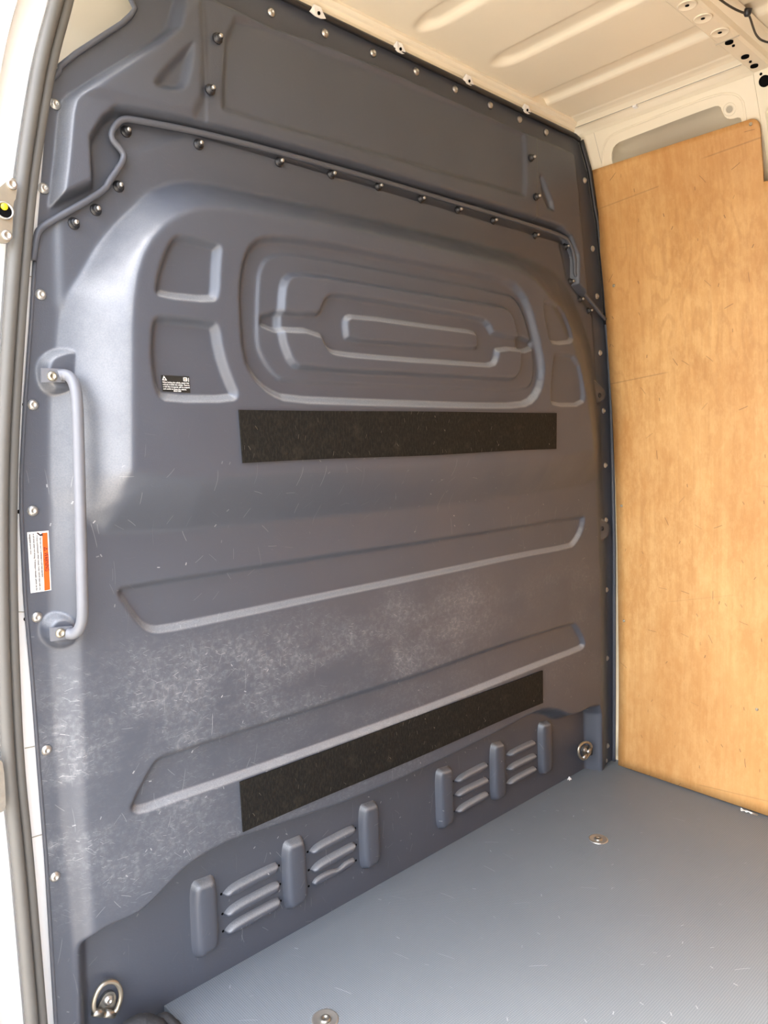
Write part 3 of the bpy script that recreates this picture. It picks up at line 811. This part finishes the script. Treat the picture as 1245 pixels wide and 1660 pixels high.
# roof bow with holes
BZ = 1.912
def onB(u, v): return onZ(u, v, BZ)
lft = [onB(u, v) for u, v in [(1075, 0), (1124, 40), (1164, 70), (1208.6, 117)]]
rgt = [onB(u, v) for u, v in [(1134, 0), (1186, 46), (1217.5, 76), (1245, 102.5)]]
y0 = float(np.mean([p[1] for p in lft])); y1 = float(np.mean([p[1] for p in rgt]))
bow = empty('roof_bow', (.75, (y0 + y1) / 2, BZ))
tag(bow, 'cream steel roof bow with dimples and round holes crossing the ceiling', 'roof bow')
yb = [(y0 + .006, RZ - .002), (y0 + .002, RZ - .010), (y0, BZ + .004), (y0 - .004, BZ), (y1 + .006, BZ), (y1, BZ + .004), (y1 - .004, RZ - .012), (y1 - .03, RZ - .008), (y1 - .034, RZ - .002)]
BX = 1.530
obj('bow_channel', extrude_profile([(0, y, z) for y, z in yb], 0, .02, BX), M['cream'], bow)
EX, EZ = 1.62, 1.78
obj('bow_gusset', slab([(BX - .02, y0 + .004, BZ), (BX - .02, y1 - .004, BZ), (BX, y1 - .010, BZ), (EX, y1 - .02, EZ), (EX, -.481, EZ), (BX, -.478, BZ)][2:], (-.3, 0, -.95), .0015), M['cream'], bow)
gn = np.array([-(BZ - EZ), 0, -(EX - BX)]); gn /= np.linalg.norm(gn)
def onBow(u, v):
    p = onB(u, v)
    if p[0] < BX: return p, np.array([0, 0, -1.])
    r = ray(u, v); q = np.array([BX, 0, BZ])
    return CAM + r * (((q - CAM) @ gn) / (r @ gn)), gn
obj('gusset_seam', tube([(1.335, y, BZ - .0006) for y in np.linspace(y0 + .002, y1 - .002, 5)], .0011, 6), M['back'], bow)
for u, v in [(1114, 8.6), (1139.5, 29.7), (1167, 52.5)]:
    p = onB(u, v)
    d_ = obj('bow_dimple', lathe([(.0195, .0), (.0180, .0016), (.0165, .0018), (.0150, .0006), (.0002, .0002)], 24, (0, 0, -1), p), M['cream'], bow, True)
    obj('bow_hole', lathe([(.0042, .0004), (.0042, .001)], 12, (0, 0, -1), p), M['hole'], d_)
for u, v, r in [(1182, 67.6, .0085), (1189, 73, .0030), (1208, 91, .0085), (1216.5, 99, .0030), (1222.7, 106, .0085), (1234, 119.6, .0030), (1240, 131, .0130)]:
    p, n_ = onBow(u, v)
    obj('bow_hole', lathe([(r, -.002), (r, .0030)], 16, n_, p), M['hole'], bow)
# wire tucked into the bow
W = chaikin([onZ(1160, -6, BZ + .002), onZ(1185, 12, BZ), onZ(1206, 21.5, BZ - .004), onZ(1214, 22, BZ - .006), onZ(1221, 45, BZ - .008), onZ(1226, 58, BZ - .008), onZ(1236, 67, BZ - .006), onZ(1262, 72, BZ)], 2, closed=False)
wi = obj('roof_wire', tube(W, .0022, 8), M['wire'], smooth=True, at=W[0])
tag(wi, 'thin dark wire hanging along the roof bow', 'wire')
p = onZ(1213, 19, BZ - .003)
obj('wire_grommet', lathe([(.0075, 0), (.0070, .010), (.004, .014)], 12, (.2, .3, -1), p + np.array([0, 0, .006])), M['black'], wi, True)

# post of the side wall where the bow lands
pz = [1.60, 1.66, 1.72, 1.78, 1.83]
V = []; F = []
sec = [(0.0, .0), (-.028, -.006), (-.034, -.014), (-.034, -.09), (-.028, -.10), (0.0, -.106)]
for z in pz:
    x = float(np.interp(z, [1.6, 1.68, 1.915], [1.69, 1.678, 1.545])) + .006
    for dx, dy in sec: V.append((x + dx, -.482 + dy, z))
ns = len(sec)
for i in range(len(pz) - 1):
    for j in range(ns - 1): F.append((i * ns + j, i * ns + j + 1, (i + 1) * ns + j + 1, (i + 1) * ns + j))
po = obj('trim_4', (V, F), M['cream'])
tag(po, 'cream wall post landing under the roof bow', 'post', kind='structure')

# ------------------------------------------------------------------ rear and near shell, ground
wl = obj('wall_left', box(-.03, .0, -3.3, -1.22, -.25, 1.80), M['ply'])
tag(wl, 'plywood lined side wall behind the sliding door opening', 'wall', kind='structure')
wh = obj('trim_5', box(-.03, .10, -3.3, -.04, 1.83, 1.99), M['white'])
tag(wh, 'white header over the side door opening', 'header', kind='structure')
wb = obj('wall_back', box(-.03, 1.80, -3.34, -3.30, -.25, 1.99), M['ply'])
tag(wb, 'plywood lined rear doors closing the load bay', 'wall', kind='structure')
ro = obj('roof_outer', box(-.04, 1.80, -3.34, .9, 1.985, 1.995), M['white'])
tag(ro, 'white outer roof skin of the van', 'roof', kind='structure')
cb = obj('trim_6', box(-.02, .42, .11, .12, 1.3, 1.985), M['cream'])
tag(cb, 'cream inner panel seen past the cut corner of the bulkhead', 'panel', kind='structure')
cf = obj('wall_cab_shade', join(box(-.34, 1.80, .60, .62, -.25, 1.985), box(-.36, -.34, .10, .62, -.25, 1.985), box(-.36, .0, .0, .62, 1.975, 1.984)), M['back'])  # unseen cab shell; side box added to cut light on the cream inner panel
tag(cf, 'unseen cab skin with a side added to shade the cream inner panel', 'wall', kind='structure')
gr = obj('ground', ([(-40, -40, -.62), (40, -40, -.62), (40, 40, -.62), (-40, 40, -.62)], [(0, 1, 2, 3)]), M['ground'])
tag(gr, 'pale concrete yard outside the open side door', 'ground', kind='structure')

# ------------------------------------------------------------------ door pillar and seal
SEAL = [(108, -30, 18), (101, 0, 18), (76, 90, 17), (60, 180, 17), (42, 300, 16), (31, 420, 17), (21, 560, 17), (13, 700, 16), (10, 800, 15), (10, 920, 15), (13, 1060, 16), (21, 1240, 18), (36, 1380, 18), (48, 1520, 17), (60, 1660, 17), (66, 1740, 17)]
sp = chaikin(np.array([onY(u, v, .018) for u, v, w in SEAL]), 2, closed=False)
seal = empty('door_seal', sp[-1])
tag(seal, 'grey double rubber door seal running up the door opening', 'seal')
obj('outer_bead', tube(sp + np.array([-.0085, -.006, 0]), .0098, 12), M['rubber'], seal, True)
obj('inner_bead', tube(sp + np.array([.0085, .003, 0]), .0085, 12), M['rubber'], seal, True)
# pillar face under the seal
V = []; F = []
zz = sp[::-1, 2]
for p in sp[::-1]:
    z = p[2]
    inner = min(float(xl(z)) + .012, p[0] + .06) if z < 1.62 else p[0] + .010
    for x, y in ((inner, .008), (p[0] + .004, .007), (p[0] - .010, .004), (p[0] - .016, -.002), (p[0] - .055, -.004), (p[0] - .060, -.030), (p[0] - .30, -.034), (p[0] - .31, .25)):
        V.append((x, y, z))
n = 8
for i in range(len(sp) - 1):
    for j in range(n - 1): F.append((i * n + j, i * n + j + 1, (i + 1) * n + j + 1, (i + 1) * n + j))
pil = obj('trim_7', (V, F), M['white'])
tag(pil, 'white painted door pillar beside the rubber seal', 'pillar', kind='structure')
for u, v in [(39.5, 656), (31, 829.5), (41.5, 1003.5)]:
    obj('pillar_hole', lathe([(.0033, -.002), (.0033, .0012)], 12, (0, -1, 0), onY(u, v, -.0075)), M['hole'], pil)
for (u0, v0, u1, v1) in [(40, 1213, 56, 1210), (51, 1358, 68, 1353), (28, 992, 42, 992), (47, 448, 54, 449)]:
    a = onY(u0, v0, -.0065); b = onY(u1, v1, -.0065)
    obj('pillar_seam', tube([a, b], .0008, 6), M['back'], pil)
st = onY(6, 342, .034)
ds = empty('door_striker', st)
tag(ds, 'metal door latch bracket with a yellow plastic insert on the pillar', 'latch')
obj('bracket_plate', slab(chaikin(np.array([onY(u, v, .035) for u, v in [(18, 288), (26, 294), (25, 322), (20, 330), (19, 360), (18, 385), (12, 396), (-6, 394), (-18, 340), (-10, 312)]]), 1), (0, -1, 0), .005), M['brass'], ds)
for u, v in [(19, 299), (11, 382)]:
    obj('bracket_screw', lathe([(.0075, 0), (.0072, .003), (.004, .0042), (.003, .0025), (.0001, .0025)], 14, (0, -1, 0), onY(u, v, .040)), M['steel'], ds, True)
obj('latch_socket', lathe([(.0125, 0), (.0125, .004), (.0105, .0042), (.0100, .0015), (.0001, .0015)], 18, (0, -1, 0), onY(7, 342, .040)), M['steel'], ds, True)
obj('latch_cavity', lathe([(.0095, 0), (.0095, .0022), (.0001, .0022)], 16, (0, -1, 0), onY(7, 343, .040)), M['hole'], ds)
obj('latch_insert', lathe([(.0050, .002), (.0048, .0046), (.0001, .0050)], 12, (0, -1, 0), onY(6, 336, .040)), M['yellow'], ds, True)
kp = onY(1, 1270, .03)
kb = obj('keeper_plate', slab(chaikin(np.array([onY(u, v, .034) for u, v in [(-20, 1226), (-3, 1228), (4, 1236), (8, 1300), (6, 1311), (-2, 1316), (-20, 1317)]]), 1), (0, -1, 0), .006), M['dullsteel'], at=kp)
tag(kb, 'rounded grey metal keeper plate low on the door pillar', 'plate')

# ------------------------------------------------------------------ rubbing strips
def strip(corners, level, label):
    P = np.array([onY(u, v, level)[[0, 2]] for u, v in corners])      # tl tr br bl
    nu, nv = 120, 24
    V = []; F = []
    for lay in (0.0012, .0042):
        for i in range(nu + 1):
            for j in range(nv + 1):
                a = i / nu; b = j / nv
                p = (P[0] * (1 - a) + P[1] * a) * (1 - b) + (P[3] * (1 - a) + P[2] * a) * b
                p = p + [0, .0012 * math.sin(9 * a + j * .01) * (1 if b > .5 else -.4)]
                h = float(hat(np.array(p[0]), np.array(p[1])))
                V.append((p[0], -h - lay, p[1]))
    n = (nu + 1) * (nv + 1); w = nv + 1
    for i in range(nu):
        for j in range(nv):
            a, b, c, d = i * w + j, (i + 1) * w + j, (i + 1) * w + j + 1, i * w + j + 1
            F += [(n + a, n + b, n + c, n + d), (d, c, b, a)]
    for i in range(nu):
        for j, fl in ((0, 0), (nv, 1)):
            a, b = i * w + j, (i + 1) * w + j
            F.append((a, b, n + b, n + a) if not fl else (b, a, n + a, n + b))
    for j in range(nv):
        for i, fl in ((0, 1), (nu, 0)):
            a, b = i * w + j, i * w + j + 1
            F.append((a, b, n + b, n + a) if not fl else (b, a, n + a, n + b))
    o = obj('rubbing_strip', (V, F), M['strip'], at=(float(P[:, 0].mean()), -level, float(P[:, 1].min())))
    return tag(o, label, 'strip', 'black rubbing strips on the bulkhead')
strip([(385.5, 664.5), (900.5, 669.5), (900, 728), (392, 751)], L2, 'black rubbing strip just below the window-shaped pressing of the bulkhead')
strip([(387.5, 1267), (878, 1086.5), (878.5, 1139), (392.5, 1348)], L1, 'scraped black rubbing strip just above the vent louvres of the bulkhead')

# ------------------------------------------------------------------ grab handle
hb = onY(84, 610, .022)
hd_ = empty('grab_handle', hb)
tag(hd_, 'grey painted tubular grab handle bolted to the bulkhead edge', 'handle')
path = [(96, 609, .0275), (104, 607, .030), (113, 610, .036), (121, 622, .047), (125, 645, .054), (127, 700, .057), (129.5, 800, .058), (132, 900, .058), (134, 980, .057), (134, 1003, .052), (129, 1020, .044), (120, 1028, .035), (110, 1027, .0275)]
pth = chaikin(np.array([onY(*q) for q in path]), 2, closed=False)
obj('rail', tube(pth, .0088, 14), M['rail'], hd_, True)
def plate(px, level):
    return obj('mounting_plate', slab([onY(u, v, level) for u, v in px], (0, -1, 0), .005), M['rail'], hd_)
plate([(65.5, 597), (104, 598.5), (104, 620), (66, 620)], .0225)
plate([(79.5, 1017), (116, 1014), (116, 1034), (81, 1039)], .0225)
hbolt = mesh('handle_bolt', *lathe([(.0078, -.001), (.0078, .0016), (.0068, .0038), (.0046, .0050), (.0040, .0050), (.0032, .0030), (.0002, .0030)], 14), M['brass'], True)
for u, v in [(84.3, 610), (97.8, 1026)]:
    link('handle_bolt', hbolt, hd_, onY(u, v, .0275) - wloc(hd_))

# ------------------------------------------------------------------ lashing rings
def lashing(ringpx, brpx, boltpx, hinge, label, lift=0.0):
    base = onY(*boltpx, LN)
    t = empty('lashing_ring', base)
    tag(t, label, 'lashing ring', 'lashing rings in the foot niche')
    rp = chaikin(np.array([onY(u, v, LN + lift + .014) for u, v in ringpx]), 2)
    obj('ring', tube(rp, .0042, 10, closed=True), M['brass'], t, True)
    obj('bracket', slab(chaikin(np.array([onY(u, v, LN + lift + .001) for u, v in brpx]), 1), (0, -1, 0), .006), M['dullsteel'], t)
    if lift: obj('standoff', lathe([(.012, 0), (.012, lift + .001)], 16, (0, -1, 0), base), M['dullsteel'], t, True)
    a, b = (onY(u, v, LN + lift + .013) for u, v in hinge)
    obj('hinge_sleeve', tube([a, a + (b - a) * .44], .0068, 10), M['dullsteel'], t, True)
    obj('hinge_sleeve', tube([a + (b - a) * .56, b], .0068, 10), M['dullsteel'], t, True)
    obj('bracket_bolt', lathe([(.0090, 0), (.0090, .0014), (.0068, .0022), (.0060, .0048), (.0034, .0056), (.0030, .0036), (.0001, .0036)], 18, (0, -1, 0), onY(*boltpx, LN + lift + .007)), M['steel'], t, True)
    return t
lashing([(151, 1640), (152.5, 1618), (163, 1597.5), (178, 1590), (190.5, 1593.5), (196.5, 1607.7), (195.5, 1622), (187, 1643), (170, 1646)],
        [(153, 1640), (163, 1616), (171, 1606), (180, 1604), (185.5, 1608), (186, 1620), (184.5, 1644), (168, 1645)], (176, 1621), [(151.5, 1641), (185.5, 1644)],
        'worn lashing ring on its bracket beside the black folded cover')
lashing([(937, 1218.5), (939.5, 1208), (947.5, 1202.5), (955.5, 1204), (959, 1210), (957.5, 1216.5), (952.5, 1226.5), (946, 1231.5), (940, 1228)],
        [(942, 1214), (945, 1208), (951, 1207), (956, 1213), (953, 1224), (946, 1228), (943, 1222)], (948.3, 1215.5), [(957.5, 1213), (945, 1230)],
        'lashing ring folded over its bolt beside the plywood wall', .022)

# ------------------------------------------------------------------ stickers
def text(body, size, mat, parent, org, ex, ey, nrm, align='LEFT', name='print', width=None):
    cu = bpy.data.curves.new(name, 'FONT'); cu.body = body; cu.size = size; cu.align_x = align; cu.align_y = 'CENTER'
    cu.materials.append(mat)
    cu.offset = size * .004; cu.extrude = .0002
    o = link(name, cu, parent)
    ex = np.array(ex) / np.linalg.norm(ex); n = np.array(nrm) / np.linalg.norm(nrm); ey = np.cross(n, ex)
    s = 1.0
    if width:
        bpy.context.view_layer.update()
        s = width / max(o.dimensions.x, 1e-6)
    bpy.context.view_layer.update()
    me = bpy.data.meshes.new_from_object(o.evaluated_get(bpy.context.evaluated_depsgraph_get()))
    bpy.data.objects.remove(o); bpy.data.curves.remove(cu)
    me.name = name; o = link(name, me, parent)
    p = np.array(org) - wloc(parent)
    o.matrix_local = Matrix([[ex[0] * s, ey[0], n[0], p[0]], [ex[1] * s, ey[1], n[1], p[1]], [ex[2] * s, ey[2], n[2], p[2]], [0, 0, 0, 1]])
    return o
def quad(px, level, th=.0004):
    return slab([onY(u, v, level) for u, v in px], (0, -1, 0), th)
S = [(43.9, 863), (78.5, 860.3), (83, 956.5), (49.8, 961.5)]
sb = onY(63, 960, .001)
ws = obj('warning_sticker', quad(S, .0008), M['paper'], at=sb)
tag(ws, 'white and orange warning sticker beside the grab handle', 'sticker')
obj('orange_band', quad([(68.2, 864), (76.6, 863.2), (81.3, 955.5), (72, 957.5)], .0012), M['orange'], ws)
Sx = [onY(u, v, .0018) for u, v in S]
down = Sx[3] - Sx[0]; nv = (0, -1, 0)
def onS(a, b):                              # a along the reading direction (down), b from the left edge
    t0 = Sx[0] * (1 - b) + Sx[1] * b; t1 = Sx[3] * (1 - b) + Sx[2] * b
    return t0 * (1 - a) + t1 * a
Ls = np.linalg.norm(down)
text('WARNING', .0095, M['redink'], ws, onS(.36, .835), down, None, nv, width=.31 * Ls, name='warning_print')
tri = [onS(.27, .75), onS(.33, .75), onS(.30, .96)]
tri = [onS(.335, .74), onS(.265, .74), onS(.30, .93)]
obj('warning_triangle', slab(tri, (0, -1, 0), .0002), M['redink'], ws)
c_ = sum(tri) / 3
obj('warning_triangle_field', slab([c_ + (p - c_) * .5 + np.array([0, -.0001, 0]) for p in tri], (0, -1, 0), .0002), M['orange'], ws)
lines = ['Slam lock door is connected to auto lock operation', 'It locks automatically when closed. Keep vehicle keys with you', 'at all times when not driving. If necessary manually unlock via the', 'designated power door']
for k, (b, a0, a1) in enumerate([(.60, .10, .76), (.45, .06, .97), (.29, .03, .97), (.12, .03, .37)]):
    text(lines[k], .0042, M['ink'], ws, onS(a0, b), down, None, nv, width=(a1 - a0) * Ls, name='small_print')
sym = [onS(.02, .42), onS(.015, .50), onS(.05, .62), onS(.03, .70), onS(.075, .74), onS(.08, .60), onS(.05, .50)]
obj('shut_hand_symbol', slab(sym, (0, -1, 0), .0002), M['ink'], ws)

B = [(260.6, 608), (306.5, 610.3), (308.2, 636.8), (263.5, 634.5)]
def lev(u, v):
    h = L2 - .014
    for _ in range(6):
        p = onY(u, v, h); h = float(hat(np.array(p[0]), np.array(p[2])))
    return h
LB = max(lev(u, v) for u, v in B) + .0004
bs = obj('notice_sticker', quad(B, LB), M['blacksticker'], at=onY(284, 636, LB))
tag(bs, 'small black notice sticker with white lettering in a pressed panel', 'sticker')
Bx = [onY(u, v, LB + .0007) for u, v in B]
def onB2(a, b):                             # a to the right, b down
    return (Bx[0] * (1 - a) + Bx[1] * a) * (1 - b) + (Bx[3] * (1 - a) + Bx[2] * a) * b
exr = Bx[1] - Bx[0]; Lb = np.linalg.norm(exr); Hb = np.linalg.norm(Bx[3] - Bx[0])
obj('notice_triangle', slab([onB2(.03, .31), onB2(.20, .31), onB2(.10, .03)], (0, -1, 0), .0002), M['paper'], bs)
obj('triangle_figure', slab([onB2(.075, .27) + np.array([0, -.0003, 0]), onB2(.15, .27) + np.array([0, -.0003, 0]), onB2(.13, .21) + np.array([0, -.0003, 0]), onB2(.10, .13) + np.array([0, -.0003, 0])], (0, -1, 0), .0002), M['ink'], bs)
def frame(a0, b0, a1, b1, t, mat, name):
    qs = []
    for (p0, q0, p1, q1) in ((a0, b0, a1, b0 + t), (a0, b1 - t, a1, b1), (a0, b0, a0 + t * .55, b1), (a1 - t * .55, b0, a1, b1)):
        qs.append(slab([onB2(p0, q0), onB2(p1, q0), onB2(p1, q1), onB2(p0, q1)], (0, -1, 0), .0002))
    obj(name, join(*qs), mat, bs)
frame(.78, .07, .925, .31, .045, M['paper'], 'manual_symbol')
obj('manual_symbol_page', slab([onB2(.82, .14), onB2(.89, .14), onB2(.89, .25), onB2(.82, .25)], (0, -1, 0), .0002), M['back'], bs)
obj('manual_symbol_edge', slab([onB2(.965, .09), onB2(.98, .09), onB2(.98, .33), onB2(.965, .33)], (0, -1, 0), .0002), M['paper'], bs)
for k, s_ in enumerate(['When locking the vehicle, ensure that', 'nobody is inside the vehicle. There is', 'a risk that occupants will be trapped', 'and unable to leave the vehicle.']):
    text(s_, .0036, M['paper'], bs, onB2(.035, .43 + .135 * k), exr, None, nv, width=(.94 if k < 3 else .82) * Lb, name='notice_print')
text('000 07 0000', .0034, M['paper'], bs, onB2(.40, .94), exr, None, nv, width=.26 * Lb, name='notice_code')

# ------------------------------------------------------------------ black soft cover at the floor edge
cb_ = onZ(235, 1655, .0)
cov = empty('folded_cover', (cb_[0], cb_[1], -.18))
tag(cov, 'black folded soft cover tucked beside the floor edge at the bulkhead foot', 'cover')
def lump(path, r, name, seed):
    rg = np.random.default_rng(seed)
    P = chaikin(np.array(path, float), 3, closed=False)
    k = np.linspace(0, 1, len(P)); rr = np.interp(k, np.linspace(0, 1, len(r)), r)
    V, F = tube(P, rr, 16)
    V = np.array(V); V += rg.normal(size=V.shape) * .0007
    obj(name, (V, F), M['fabric'], cov, True)
lump([(.085, -.018, -.12), (.088, -.020, .0), (.105, -.024, .030), (.128, -.030, .026), (.150, -.06, .010), (.155, -.10, -.06), (.155, -.11, -.15)], [.022, .026, .026, .024, .022, .02, .02], 'cover_fold', 1)
lump([(.150, -.004, -.10), (.152, -.010, -.01), (.160, -.020, .020), (.172, -.045, .010), (.176, -.08, -.03), (.170, -.10, -.15)], [.012, .014, .0145, .014, .013, .012], 'cover_fold', 2)
